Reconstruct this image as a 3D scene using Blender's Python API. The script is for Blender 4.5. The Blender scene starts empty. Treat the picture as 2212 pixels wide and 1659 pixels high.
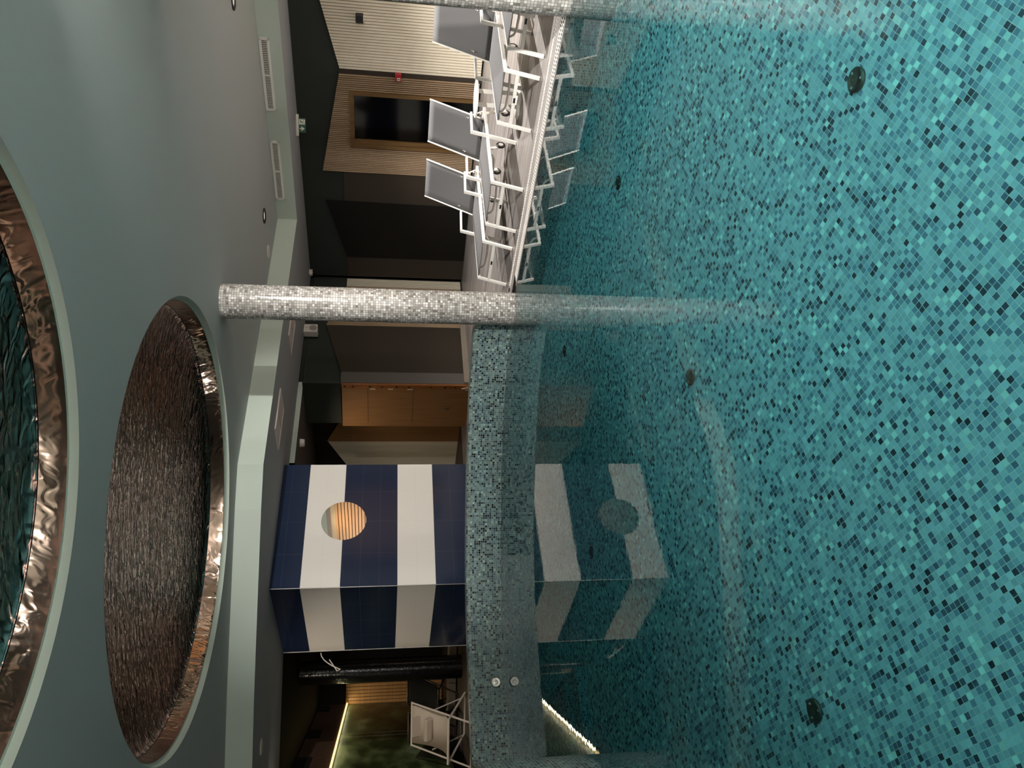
import bpy, bmesh, math, random
from mathutils import Vector, Matrix
from mathutils.geometry import tessellate_polygon
random.seed(7)
C = bpy.context.scene.collection
SC = bpy.context.scene
PI = math.pi

# ------------------------------------------------------------------ camera
# the photograph was taken upright and stored lying on its side: image left is up
PITCH, ROLL, EYE = -0.1585, 0.0125, 1.45
cd = bpy.data.cameras.new('camera')
cam = bpy.data.objects.new('camera', cd); C.objects.link(cam)
cd.sensor_width = 36.0; cd.sensor_fit = 'HORIZONTAL'
cd.lens = 1676.05/2212*36.0
cd.clip_start = 0.05
fwd = Vector((0, math.cos(PITCH), math.sin(PITCH)))
up0 = Vector((0, -math.sin(PITCH), math.cos(PITCH)))
rt0 = Vector((1, 0, 0))
right = math.cos(ROLL)*rt0+math.sin(ROLL)*up0
up = -math.sin(ROLL)*rt0+math.cos(ROLL)*up0
R = Matrix((-up, right, -fwd)).transposed()
cam.matrix_world = Matrix.Translation((0, 0, EYE)) @ R.to_4x4()
SC.camera = cam

# ------------------------------------------------------------------ world, exposure
w = bpy.data.worlds.new('world'); SC.world = w; w.use_nodes = True
w.node_tree.nodes['Background'].inputs[0].default_value = (0.5, 0.55, 0.6, 1)
w.node_tree.nodes['Background'].inputs[1].default_value = 0.0
SC.view_settings.view_transform = 'Standard'
SC.view_settings.look = 'None'
SC.view_settings.exposure = 0.3
SC.view_settings.gamma = 1.0
SC.view_settings.use_curve_mapping = False
SC.cycles.use_denoising = True
SC.cycles.max_bounces = 10
SC.cycles.diffuse_bounces = 4
SC.cycles.glossy_bounces = 6
SC.cycles.transmission_bounces = 8
SC.cycles.caustics_reflective = False
SC.cycles.caustics_refractive = True
SC.cycles.sample_clamp_indirect = 6.0
SC.cycles.blur_glossy = 1.0

# recessed ceiling spots, first pair real, the others added out of view (x, y, watts, cone degrees)
WARM = (1.0, 0.965, 0.92)
SPOTS = [(2.445, 11.928, 300, 110), (4.446, 9.476, 900, 110), (6.45, 7.02, 800, 105), (8.4, 4.6, 1000, 110),
         (4.6, 1.2, 2400, 100), (2.5, 2.6, 3600, 98), (2.8, -0.6, 2000, 115)]
# tilted accent spots added to brighten cabin and loungers: (x, y), aim, watts, cone
ADDED_ACCENT = [((3.6, 3.2), (-2.0, 11.3, 2.0), 1900, 34), ((2.65, 2.75), (2.9, 8.2, 0.3), 1900, 58)]
# added unseen globe lamps, lighting the hall from right, rear and left (x, y, z, watts)
ADDED_GLOBES = [(10.9, 3.0, 2.2, 2400), (7.0, -3.2, 2.2, 1800), (2.5, -3.2, 2.2, 2200), (-0.8, -3.2, 2.2, 600), (-9.2, 7.2, 2.2, 500)]
CEIL = 3.295
SOFFIT = 2.983

# ------------------------------------------------------------------ materials
def lin(c):
    return tuple(((v/255/12.92) if v <= 10.3 else ((v/255+0.055)/1.055)**2.4) for v in c)
def rgba(c): return (*lin(c), 1)
def mat(name, col, rough=0.6, metal=0.0, spec=0.5, emit=None, estr=0.0):
    m = bpy.data.materials.new(name); m.use_nodes = True
    b = m.node_tree.nodes['Principled BSDF']
    b.inputs['Base Color'].default_value = rgba(col)
    b.inputs['Roughness'].default_value = rough
    b.inputs['Metallic'].default_value = metal
    b.inputs['Specular IOR Level'].default_value = spec
    if emit:
        b.inputs['Emission Color'].default_value = rgba(emit); b.inputs['Emission Strength'].default_value = estr
    return m
class NT:
    def __init__(s, m): s.t = m.node_tree; s.n = s.t.nodes; s.b = s.n['Principled BSDF']
    def add(s, typ, **kw):
        n = s.n.new(typ)
        for k, v in kw.items():
            if k.startswith('in_'): n.inputs[int(k[3:])].default_value = v
            else: setattr(n, k, v)
        return n
    def link(s, a, b): s.t.links.new(a, b)
    def math(s, op, a, b=None):
        n = s.n.new('ShaderNodeMath'); n.operation = op
        for i, v in enumerate((a, b)):
            if v is None: continue
            if isinstance(v, (int, float)): n.inputs[i].default_value = v
            else: s.link(v, n.inputs[i])
        return n.outputs[0]
    def ramp(s, fac, stops, interp='CONSTANT'):
        n = s.n.new('ShaderNodeValToRGB'); n.color_ramp.interpolation = interp
        e = n.color_ramp.elements
        while len(e) < len(stops): e.new(0.5)
        for i, (p, c) in enumerate(stops): e[i].position = p; e[i].color = rgba(c)
        s.link(fac, n.inputs[0]); return n.outputs[0]
    def mix(s, fac, a, b):
        n = s.n.new('ShaderNodeMix'); n.data_type = 'RGBA'
        if isinstance(fac, (int, float)): n.inputs[0].default_value = fac
        else: s.link(fac, n.inputs[0])
        for i, v in ((6, a), (7, b)):
            if isinstance(v, tuple): n.inputs[i].default_value = v
            else: s.link(v, n.inputs[i])
        return n.outputs[2]
def mosaic(name, stops, grout, pitch=0.0275, joint=0.075, rough=0.12, tilt=0.05, seed=0.0, spec=0.5, smallvar=0.35):
    m = mat(name, (128, 128, 128), rough, spec=spec); T = NT(m)
    uv = T.add('ShaderNodeUVMap')
    sc = T.add('ShaderNodeVectorMath', operation='SCALE'); T.link(uv.outputs[0], sc.inputs[0]); sc.inputs['Scale'].default_value = 1/pitch
    fl = T.add('ShaderNodeVectorMath', operation='FLOOR'); T.link(sc.outputs[0], fl.inputs[0])
    fr = T.add('ShaderNodeVectorMath', operation='FRACTION'); T.link(sc.outputs[0], fr.inputs[0])
    of = T.add('ShaderNodeVectorMath', operation='ADD'); T.link(fl.outputs[0], of.inputs[0]); of.inputs[1].default_value = (seed, seed*1.7, seed*0.3)
    wn = T.add('ShaderNodeTexWhiteNoise', noise_dimensions='3D'); T.link(of.outputs[0], wn.inputs['Vector'])
    col = T.ramp(wn.outputs['Value'], stops)
    sx = T.add('ShaderNodeSeparateXYZ'); T.link(fr.outputs[0], sx.inputs[0])
    cs = T.add('ShaderNodeSeparateColor'); T.link(wn.outputs['Color'], cs.inputs[0])
    # cloudy streaks inside each glass tile
    nz = T.add('ShaderNodeTexNoise'); T.link(sc.outputs[0], nz.inputs['Vector']); nz.inputs['Scale'].default_value = 1.6; nz.inputs['Detail'].default_value = 3
    v = T.math('MULTIPLY_ADD', cs.outputs[1], smallvar); v.node.inputs[2].default_value = 1-smallvar*0.55
    v2 = T.math('MULTIPLY_ADD', nz.outputs[0], 0.25); v2.node.inputs[2].default_value = 0.87
    hs = T.add('ShaderNodeHueSaturation'); T.link(col, hs.inputs['Color']); T.link(T.math('MULTIPLY', v, v2), hs.inputs['Value'])
    gx = T.math('MULTIPLY', T.math('GREATER_THAN', sx.outputs[0], joint), T.math('LESS_THAN', sx.outputs[0], 1-joint))
    gy = T.math('MULTIPLY', T.math('GREATER_THAN', sx.outputs[1], joint), T.math('LESS_THAN', sx.outputs[1], 1-joint))
    tile = T.math('MULTIPLY', gx, gy)
    T.link(T.mix(tile, rgba(grout), hs.outputs[0]), T.b.inputs['Base Color'])
    rr = T.math('MULTIPLY_ADD', tile, rough-0.7); rr.node.inputs[2].default_value = 0.7
    T.link(rr, T.b.inputs['Roughness'])
    # every tile sits at a slightly different tilt
    g = T.add('ShaderNodeNewGeometry')
    sub = T.add('ShaderNodeVectorMath', operation='SUBTRACT'); T.link(wn.outputs['Color'], sub.inputs[0]); sub.inputs[1].default_value = (0.5, 0.5, 0.5)
    s2 = T.add('ShaderNodeVectorMath', operation='SCALE'); T.link(sub.outputs[0], s2.inputs[0]); s2.inputs['Scale'].default_value = tilt
    ad = T.add('ShaderNodeVectorMath', operation='ADD'); T.link(g.outputs['Normal'], ad.inputs[0]); T.link(s2.outputs[0], ad.inputs[1])
    no = T.add('ShaderNodeVectorMath', operation='NORMALIZE'); T.link(ad.outputs[0], no.inputs[0])
    T.link(no.outputs[0], T.b.inputs['Normal'])
    return m
def woodmat(name, c1, c2, scale=(3, 60, 60), rough=0.5, coord='Object', spec=0.3):
    m = mat(name, c1, rough, spec=spec); T = NT(m)
    tc = T.add('ShaderNodeTexCoord'); mp = T.add('ShaderNodeMapping'); T.link(tc.outputs[coord], mp.inputs[0])
    mp.inputs['Scale'].default_value = scale
    nz = T.add('ShaderNodeTexNoise'); T.link(mp.outputs[0], nz.inputs['Vector']); nz.inputs['Scale'].default_value = 1.0; nz.inputs['Detail'].default_value = 5
    T.link(T.ramp(nz.outputs[0], [(0.3, c1), (0.7, c2)], 'LINEAR'), T.b.inputs['Base Color'])
    return m
POOL = [(0.0, (20, 30, 40)), (0.07, (44, 62, 74)), (0.18, (84, 110, 120)), (0.36, (112, 140, 144)), (0.62, (130, 158, 156)), (0.86, (150, 178, 172)), (0.96, (176, 204, 194))]
POOLF = [(0.0, (28, 42, 54)), (0.06, (58, 80, 96)), (0.15, (92, 124, 138)), (0.30, (118, 152, 160)), (0.46, (138, 174, 178)), (0.80, (150, 188, 188)), (0.94, (178, 220, 208))]
M = {}
M['pool'] = mosaic('blue_green_glass_mosaic', POOL, (150, 160, 150), rough=0.18, tilt=0.04)
M['poolfloor'] = mosaic('blue_green_floor_mosaic', POOLF, (176, 192, 176), rough=0.3, tilt=0.02, seed=13, joint=0.05)
M['grey'] = mosaic('pale_grey_stone_mosaic', [(0, (128, 122, 116)), (0.08, (160, 154, 148)), (0.35, (186, 181, 175)), (0.72, (212, 207, 200)), (0.92, (232, 228, 222))], (112, 106, 98), pitch=0.028, joint=0.07, rough=0.2, tilt=0.03, smallvar=0.2)
M['black'] = mosaic('black_glass_mosaic', [(0, (9, 9, 10)), (0.5, (14, 14, 15))], (7, 7, 7), pitch=0.028, rough=0.18, tilt=0.06)
def paint(name, col, rough=0.75, var=0.06):
    m = mat(name, col, rough, spec=0.25); T = NT(m)
    tc = T.add('ShaderNodeTexCoord'); nz = T.add('ShaderNodeTexNoise'); T.link(tc.outputs['Object'], nz.inputs['Vector'])
    nz.inputs['Scale'].default_value = 90; nz.inputs['Detail'].default_value = 2
    bp = T.add('ShaderNodeBump'); bp.inputs['Strength'].default_value = var; bp.inputs['Distance'].default_value = 0.002
    T.link(nz.outputs[0], bp.inputs['Height']); T.link(bp.outputs[0], T.b.inputs['Normal'])
    return m
M['ceil'] = paint('sage_grey_ceiling_paint', (164, 170, 168))
M['fascia'] = paint('pale_sage_paint', (190, 200, 188))
M['soffit'] = paint('grey_soffit_paint', (158, 162, 164))
M['dark'] = paint('dark_green_black_paint', (46, 50, 46))
M['brown'] = paint('dark_brown_paint', (58, 50, 42))
M['greybrown'] = paint('warm_grey_paint', (96, 90, 86))
M['blackp'] = paint('black_paint', (20, 17, 13))
M['skirt'] = mat('pale_plinth', (140, 128, 114), 0.6)
M['white'] = mat('white_enamel', (236, 232, 224), 0.35)
M['offwhite'] = mat('offwhite_plastic', (214, 206, 196), 0.45)
M['greyplas'] = mat('grey_speaker_cloth', (150, 142, 136), 0.9)
M['blackplas'] = mat('black_plastic', (14, 14, 15), 0.35)
M['rubber'] = mat('black_rubber', (12, 12, 12), 0.4)
M['chrome'] = mat('brushed_steel', (226, 224, 216), 0.3, 1.0)
M['sgreen'] = mat('sign_green', (28, 84, 58), 0.4)
M['signwhite'] = mat('sign_white', (226, 226, 206), 0.5)
M['red'] = mat('red_plastic', (168, 24, 36), 0.4)
M['label'] = mat('dark_label', (24, 22, 22), 0.5)
M['cream'] = woodmat('cream_slat_paint', (206, 194, 172), (218, 208, 188), (40, 40, 2), 0.6)
M['slat'] = woodmat('oak_slat', (158, 132, 104), (184, 158, 130), (30, 30, 1.5), 0.55)
M['slatback'] = mat('dark_slat_backing', (40, 28, 18), 0.9)
M['oak'] = woodmat('oak_frame', (104, 78, 46), (128, 98, 60), (10, 10, 1.2), 0.5)
M['orange'] = woodmat('amber_wood_panel', (128, 92, 56), (142, 104, 66), (50, 50, 2), 0.55)
M['amber'] = woodmat('amber_slat', (206, 150, 92), (222, 170, 112), (1.5, 1.5, 30), 0.5)
M['glassdark'] = mat('dark_glass', (4, 4, 4), 0.08)
M['mirror'] = mat('mirror_glass', (240, 240, 236), 0.0, 1.0)
M['fabric'] = mat('grey_mesh_fabric', (90, 88, 88), 0.85)
M['beige'] = mat('beige_canvas', (190, 174, 156), 0.9)
M['beigeframe'] = mat('beige_lacquered_tube', (214, 200, 184), 0.4)
M['blackcloth'] = mat('black_canvas', (12, 11, 11), 0.9)
M['dtube'] = mat('dark_metal_tube', (70, 64, 60), 0.3, 0.6)
M['led'] = mat('warm_led_strip', (255, 240, 200), 0.5, emit=(255, 226, 150), estr=1.6)
M['lens'] = mat('lamp_lens', (230, 226, 220), 0.15, emit=(255, 248, 240), estr=0.3)
def deckmat():
    m = mat('wood_look_deck_tile', (150, 140, 134), 0.38, spec=0.4); T = NT(m)
    uv = T.add('ShaderNodeUVMap'); mp = T.add('ShaderNodeMapping'); T.link(uv.outputs[0], mp.inputs[0]); mp.inputs['Scale'].default_value = (0.5, 14, 1)
    n1 = T.add('ShaderNodeTexNoise'); T.link(mp.outputs[0], n1.inputs['Vector']); n1.inputs['Scale'].default_value = 1.0; n1.inputs['Detail'].default_value = 6; n1.inputs['Distortion'].default_value = 0.4
    T.link(T.ramp(n1.outputs[0], [(0.25, (106, 98, 93)), (0.5, (134, 127, 123)), (0.75, (156, 150, 147))], 'LINEAR'), T.b.inputs['Base Color'])
    return m
M['deck'] = deckmat()
M['deckdark'] = paint('dark_brown_floor', (62, 50, 42), 0.5)
def stripes():
    m = mat('navy_and_white_wall_tile', (60, 60, 60), 0.13, spec=0.5); T = NT(m)
    uv = T.add('ShaderNodeUVMap'); sx = T.add('ShaderNodeSeparateXYZ'); T.link(uv.outputs[0], sx.inputs[0])
    navy, wh = (30, 41, 64), (232, 226, 217)
    z = T.math('DIVIDE', sx.outputs[1], 3.0)
    col = T.ramp(z, [(0.0, navy), (0.76/3, wh), (1.28/3, navy), (2.06/3, wh), (2.58/3, navy)])
    fx = T.math('FRACT', T.math('DIVIDE', sx.outputs[0], 0.5137)); fz = T.math('FRACT', T.math('DIVIDE', T.math('ADD', sx.outputs[1], 0.02), 0.26))
    line = T.math('MAXIMUM', T.math('LESS_THAN', fx, 0.006), T.math('LESS_THAN', fz, 0.012))
    dimmed = T.mix(0.16, col, rgba((150, 144, 136)))
    T.link(T.mix(line, col, dimmed), T.b.inputs['Base Color'])
    return m
M['stripes'] = stripes()
def hammered(nm, dist):
    m = mat(nm, (184, 164, 150), 0.11, 1.0); T = NT(m)
    tc = T.add('ShaderNodeTexCoord'); mp = T.add('ShaderNodeMapping'); T.link(tc.outputs['Object'], mp.inputs[0])
    mp.inputs['Scale'].default_value = (7, 18, 7)
    n1 = T.add('ShaderNodeTexNoise'); T.link(mp.outputs[0], n1.inputs['Vector']); n1.inputs['Scale'].default_value = 1.0; n1.inputs['Detail'].default_value = 1.5; n1.inputs['Distortion'].default_value = 0.8
    bp = T.add('ShaderNodeBump'); bp.inputs['Strength'].default_value = 1.0; bp.inputs['Distance'].default_value = dist
    T.link(n1.outputs[0], bp.inputs['Height']); T.link(bp.outputs[0], T.b.inputs['Normal'])
    return m
M['foil'] = hammered('hammered_bronze_foil', 0.032)
M['foil'].node_tree.nodes['Principled BSDF'].inputs['Base Color'].default_value = rgba((178, 152, 142))
M['foilband'] = hammered('smooth_bronze_foil', 0.006)
M['seam'] = mat('dark_seam', (20, 17, 15), 0.5, 0.5)
def watermat():
    m = bpy.data.materials.new('pool_water'); m.use_nodes = True; t = m.node_tree; t.nodes.clear()
    out = t.nodes.new('ShaderNodeOutputMaterial')
    g = t.nodes.new('ShaderNodeBsdfGlass'); g.inputs['IOR'].default_value = 1.333; g.inputs['Roughness'].default_value = 0.0
    g.inputs['Color'].default_value = (1, 1, 1, 1)
    tc = t.nodes.new('ShaderNodeTexCoord'); nz = t.nodes.new('ShaderNodeTexNoise'); t.links.new(tc.outputs['Object'], nz.inputs['Vector'])
    nz.inputs['Scale'].default_value = 14; nz.inputs['Detail'].default_value = 2
    bp = t.nodes.new('ShaderNodeBump'); bp.inputs['Strength'].default_value = 0.10; bp.inputs['Distance'].default_value = 0.002
    t.links.new(nz.outputs[0], bp.inputs['Height']); t.links.new(bp.outputs[0], g.inputs['Normal'])
    va = t.nodes.new('ShaderNodeVolumeAbsorption'); va.inputs['Color'].default_value = (0.24, 0.88, 0.95, 1); va.inputs['Density'].default_value = 0.42
    t.links.new(g.outputs[0], out.inputs['Surface']); t.links.new(va.outputs[0], out.inputs['Volume'])
    return m
M['water'] = watermat()
def muralmat():
    m = mat('forest_mural_print', (30, 34, 20), 0.35); T = NT(m)
    tc = T.add('ShaderNodeTexCoord'); mp = T.add('ShaderNodeMapping'); T.link(tc.outputs['Object'], mp.inputs[0]); mp.inputs['Scale'].default_value = (1, 0.7, 1.6)
    n1 = T.add('ShaderNodeTexNoise'); T.link(mp.outputs[0], n1.inputs['Vector']); n1.inputs['Scale'].default_value = 1.4; n1.inputs['Detail'].default_value = 8
    T.link(T.ramp(n1.outputs[0], [(0.3, (16, 22, 12)), (0.48, (62, 76, 38)), (0.62, (112, 126, 80)), (0.75, (176, 184, 148))], 'LINEAR'), T.b.inputs['Base Color'])
    return m
M['mural'] = muralmat()

# ------------------------------------------------------------------ mesh helpers
class MB:
    def __init__(s): s.v = []; s.f = []; s.uv = []; s.sm = []
    def face(s, pts, uv=None, smooth=False):
        i = len(s.v); s.v += [tuple(p) for p in pts]; s.f.append(list(range(i, i+len(pts))))
        s.uv.append(uv or [(p[0], p[1]) for p in pts]); s.sm.append(smooth)
    def box(s, c, sx, sy, sz, ax=None):
        c = Vector(c); X, Y, Z = ax or (Vector((1, 0, 0)), Vector((0, 1, 0)), Vector((0, 0, 1)))
        P = lambda a, b, d: c+X*(a*sx/2)+Y*(b*sy/2)+Z*(d*sz/2)
        for q in (((-1,-1,-1),(-1,1,-1),(1,1,-1),(1,-1,-1)), ((-1,-1,1),(1,-1,1),(1,1,1),(-1,1,1)), ((-1,-1,-1),(1,-1,-1),(1,-1,1),(-1,-1,1)),
                  ((1,-1,-1),(1,1,-1),(1,1,1),(1,-1,1)), ((1,1,-1),(-1,1,-1),(-1,1,1),(1,1,1)), ((-1,1,-1),(-1,-1,-1),(-1,-1,1),(-1,1,1))):
            s.face([P(*k) for k in q])
        return s
    def bar(s, a, b, w, h, upv=(0, 0, 1)):
        a, b = Vector(a), Vector(b); d = b-a; L = d.length; Z = d.normalized()
        X = Vector(upv).cross(Z)
        if X.length < 1e-4: X = Vector((1, 0, 0)).cross(Z)
        X.normalize(); Y = Z.cross(X)
        return s.box((a+b)/2, w, h, L, (X, Y, Z))
    def prism(s, poly, z0, z1):
        n = len(poly); area = sum(poly[i][0]*poly[(i+1) % n][1]-poly[(i+1) % n][0]*poly[i][1] for i in range(n))
        p = list(poly) if area > 0 else list(poly)[::-1]
        acc = 0
        for i in range(n):
            a, b = p[i], p[(i+1) % n]; L = math.dist(a, b)
            s.face([(*a, z0), (*b, z0), (*b, z1), (*a, z1)], [(acc, z0), (acc+L, z0), (acc+L, z1), (acc, z1)]); acc += L
        for t in tessellate_polygon([[Vector((*q, 0)) for q in p]]):
            q = [p[k] for k in t]
            ar = (q[1][0]-q[0][0])*(q[2][1]-q[0][1])-(q[2][0]-q[0][0])*(q[1][1]-q[0][1])
            if ar < 0: q = q[::-1]
            s.face([(*k, z1) for k in q]); s.face([(*k, z0) for k in q[::-1]])
        return s
    def tube(s, path, r, n=10, closed=False):
        path = [Vector(p) for p in path]; m = len(path); rings = []
        ref = Vector((0, 0, 1))
        for i, p in enumerate(path):
            a = path[i-1] if (i > 0 or closed) else p; b = path[(i+1) % m] if (i < m-1 or closed) else p
            t = (b-a).normalized()
            x = ref.cross(t)
            if x.length < 0.05: x = Vector((1, 0, 0)).cross(t)
            x.normalize(); y = t.cross(x)
            rings.append([p+x*(r*math.cos(2*PI*k/n))+y*(r*math.sin(2*PI*k/n)) for k in range(n)])
        for i in range(m if closed else m-1):
            A, B = rings[i], rings[(i+1) % m]
            for k in range(n):
                s.face([A[k], A[(k+1) % n], B[(k+1) % n], B[k]], smooth=True)
        if not closed:
            s.face(rings[0][::-1]); s.face(rings[-1])
        return s
    def lathe(s, prof, c=(0, 0, 0), n=48, axis=None, cap=True):
        c = Vector(c); X, Y, Z = axis or (Vector((1, 0, 0)), Vector((0, 1, 0)), Vector((0, 0, 1)))
        P = lambda r, z, k: c+X*(r*math.cos(2*PI*k/n))+Y*(r*math.sin(2*PI*k/n))+Z*z
        vl = 0
        for (r0, z0), (r1, z1) in zip(prof[:-1], prof[1:]):
            L = math.hypot(r1-r0, z1-z0); rm = max(r0, r1)
            for k in range(n):
                u0, u1 = 2*PI*rm*k/n, 2*PI*rm*(k+1)/n
                if r0 < 1e-6: s.face([P(0, z0, 0), P(r1, z1, k+1), P(r1, z1, k)][::-1], smooth=True)
                elif r1 < 1e-6: s.face([P(r0, z0, k), P(r0, z0, k+1), P(0, z1, 0)], smooth=True)
                else: s.face([P(r0, z0, k), P(r0, z0, k+1), P(r1, z1, k+1), P(r1, z1, k)], [(u0, vl), (u1, vl), (u1, vl+L), (u0, vl+L)], True)
            vl += L
        return s
    def build(s, name, m, parent=None, bevel=0.0, weld=True, autosm=False):
        me = bpy.data.meshes.new(name); me.from_pydata(s.v, [], s.f); 
        ul = me.uv_layers.new(name='UVMap')
        k = 0
        for f in s.uv:
            for q in f: ul.data[k].uv = q; k += 1
        me.polygons.foreach_set('use_smooth', s.sm)
        me.set_sharp_from_angle(angle=math.radians(38)) if any(s.sm) and not weld else None
        me.materials.append(m if not isinstance(m, str) else M[m])
        if weld:
            bm = bmesh.new(); bm.from_mesh(me); bmesh.ops.remove_doubles(bm, verts=bm.verts, dist=1e-5); bm.to_mesh(me); bm.free()
            if any(s.sm): me.set_sharp_from_angle(angle=math.radians(38))
        o = bpy.data.objects.new(name, me); C.objects.link(o)
        if parent: o.parent = parent
        if bevel:
            b = o.modifiers.new('bevel', 'BEVEL'); b.width = bevel; b.segments = 2; b.limit_method = 'ANGLE'
        return o
def tag(o, label=None, cat=None, group=None, kind=None):
    if label: o['label'] = label
    if cat: o['category'] = cat
    if group: o['group'] = group
    if kind: o['kind'] = kind
    return o
def thing(name, label, cat, loc=(0, 0, 0), rz=0, group=None):
    o = bpy.data.objects.new(name, None); C.objects.link(o); o.location = loc; o.rotation_euler = (0, 0, rz); o.empty_display_size = 0.1
    return tag(o, label, cat, group)
def struct(o): o['kind'] = 'structure'; return o
def dup(root, loc, rz, label=None, group=None):
    r = root.copy(); C.objects.link(r); r.location = loc; r.rotation_euler = (0, 0, rz)
    if label: r['label'] = label
    if group: r['group'] = group
    for ch in list(root.children):
        c = ch.copy(); C.objects.link(c); c.parent = r
        for g in list(ch.children):
            d = g.copy(); C.objects.link(d); d.parent = c
    return r
V2 = lambda p: Vector((p[0], p[1], 0))
class Plane:          # a vertical wall: origin, direction along it, outward side (towards the pool)
    def __init__(s, o, d, side=1):
        s.o = Vector((o[0], o[1], 0)); s.d = Vector((d[0], d[1], 0)).normalized()
        n = Vector((s.d.y, -s.d.x, 0)); s.n = n if n.dot(-s.o) > 0 else -n
    def p(s, u, z, off=0.0): q = s.o+s.d*u+s.n*off; return Vector((q.x, q.y, z))
    def poly(s, mb, pts, f=0.0, b=-0.02):      # extruded polygon lying on the wall, front at f, back at b
        n = len(pts)
        ar = sum(pts[i][0]*pts[(i+1) % n][1]-pts[(i+1) % n][0]*pts[i][1] for i in range(n))
        q = pts if (ar > 0) == (s.d.cross(Vector((0, 0, 1))).dot(s.n) > 0) else pts[::-1]
        tri = tessellate_polygon([[Vector((*a, 0)) for a in q]])
        for t in tri:
            a = [q[k] for k in t]
            ar2 = (a[1][0]-a[0][0])*(a[2][1]-a[0][1])-(a[2][0]-a[0][0])*(a[1][1]-a[0][1])
            if (ar2 > 0) != (s.d.cross(Vector((0, 0, 1))).dot(s.n) > 0): a = a[::-1]
            mb.face([s.p(u, z, f) for u, z in a], list(a)); mb.face([s.p(u, z, b) for u, z in a[::-1]])
        for i in range(n):
            a, c = q[i], q[(i+1) % n]
            mb.face([s.p(*a, f), s.p(*a, b), s.p(*c, b), s.p(*c, f)])
        return mb
    def axes(s): return (s.d, Vector((0, 0, 1)), s.d.cross(Vector((0, 0, 1))))

dA = Vector((0.744, 0.668, 0)); dB = Vector((-0.668, 0.744, 0))
EA = Vector((3.105, 6.432, 0)); EU = Vector((-0.629, 0.777, 0)); EN = Vector((0.777, 0.629, 0))   # right pool edge: start, along, away from the water
def E(al, off, z=0.0): q = EA+EU*al+EN*off; return Vector((q.x, q.y, z))
WZ = -0.004
D = -1.37

# ------------------------------------------------------------------ pool basin
ARC = [(0.72, 9.16), (0.505, 9.362), (0.169, 9.56), (-0.121, 9.68), (-0.418, 9.77), (-0.715, 9.825), (-1.015, 9.863), (-1.317, 9.89), (-1.618, 9.902),
       (-1.916, 9.90), (-2.209, 9.875), (-2.495, 9.825), (-2.767, 9.746), (-3.029, 9.643), (-3.273, 9.52), (-3.524, 9.40), (-3.755, 9.271), (-3.979, 9.141), (-4.198, 9.015), (-4.42, 8.87)]
ARC2 = ARC+[(-4.68, 8.62), (-4.86, 8.2), (-4.92, 7.6), (-4.92, 6.3)]
NEARW = [(-4.92, 6.3), (-4.3, 6.27), (-3.6, 6.17), (-3.15, 6.0), (-2.90, 5.82), (-2.78, 5.67), (-2.706, 5.512), (-2.649, 5.344), (-2.593, 5.162), (-2.55, 5.0), (-2.53, 4.7), (-2.57, 4.35), (-2.72, 3.9), (-3.0, 3.45), (-3.5, 3.0)]
r0, r1 = E(3.12, 0), E(-6.6, 0)
basin = [(r1.x, r1.y), (r0.x, r0.y)]+ARC2+NEARW[1:]+[(-3.9, 2.4), (-4.0, 0.55), (r1.x-0.9, 0.55)]
def grid2(p):         # floor tiles run with the building's axes
    v = Vector((p[0], p[1], 0)); return (v.dot(dA)+40, v.dot(dB)+40)
mb = MB()
for t in tessellate_polygon([[Vector((*p, 0)) for p in basin]]):
    q = [basin[k] for k in t]
    if (q[1][0]-q[0][0])*(q[2][1]-q[0][1])-(q[2][0]-q[0][0])*(q[1][1]-q[0][1]) < 0: q = q[::-1]
    mb.face([(*k, D) for k in q], [grid2(k) for k in q])
    mb.face([(*k, D-0.15) for k in q[::-1]])
pfloor = struct(mb.build('floor_pool', 'poolfloor'))
RECV = [pfloor]
def wallstrip(name, pts, z0, z1, m, thick=0.16, inward=1, u0=0.0):
    # upright wall following a plan line; its wet face is the line itself, the thickness lies behind
    mb = MB(); n = len(pts); nor = []
    for i in range(n):
        a = Vector(pts[max(i-1, 0)]); b = Vector(pts[min(i+1, n-1)]); d = (b-a).normalized(); nor.append(Vector((d.y, -d.x)))
    out = [(Vector(pts[i])+nor[i]*thick) for i in range(n)]
    acc = u0
    for i in range(n-1):
        a, b, c, d = pts[i], pts[i+1], out[i+1], out[i]; L = math.dist(a, b)
        q = [(*a, z0), (*b, z0), (*b, z1), (*a, z1)]; uv = [(acc, z0+5), (acc+L, z0+5), (acc+L, z1+5), (acc, z1+5)]
        if inward < 0: q, uv = q[::-1], uv[::-1]
        mb.face(q, uv, True)
        q = [(*a, z1), (*b, z1), (*c, z1), (*d, z1)]; uv = [(acc, 0), (acc+L, 0), (acc+L, thick), (acc, thick)]
        if inward < 0: q, uv = q[::-1], uv[::-1]
        mb.face(q, uv)
        q = [(*d, z1), (*c, z1), (*c, z0), (*d, z0)]
        if inward < 0: q = q[::-1]
        mb.face(q, [(acc, z1), (acc+L, z1), (acc+L, z0), (acc, z0)])
        acc += L
    for i in (0, n-1): mb.face([(*pts[i], z0), (*pts[i], z1), (*out[i], z1), (*out[i], z0)])
    return struct(mb.build(name, m, weld=False))
RECV.append(wallstrip('wall_pool_right', [(r1.x, r1.y), (r0.x, r0.y)], D-0.1, -0.02, 'pool', 0.03, -1))
RECV.append(wallstrip('wall_pool_far', ARC2, D-0.1, 0.435, 'pool', 0.2, -1))
nb = [(-3.5, 3.0), (-3.9, 2.4), (-4.0, 0.55), (r1.x-0.9, 0.55), (r1.x, r1.y)]
RECV.append(wallstrip('wall_pool_near', nb, D-0.1, -0.02, 'pool', 0.1, -1))
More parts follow.
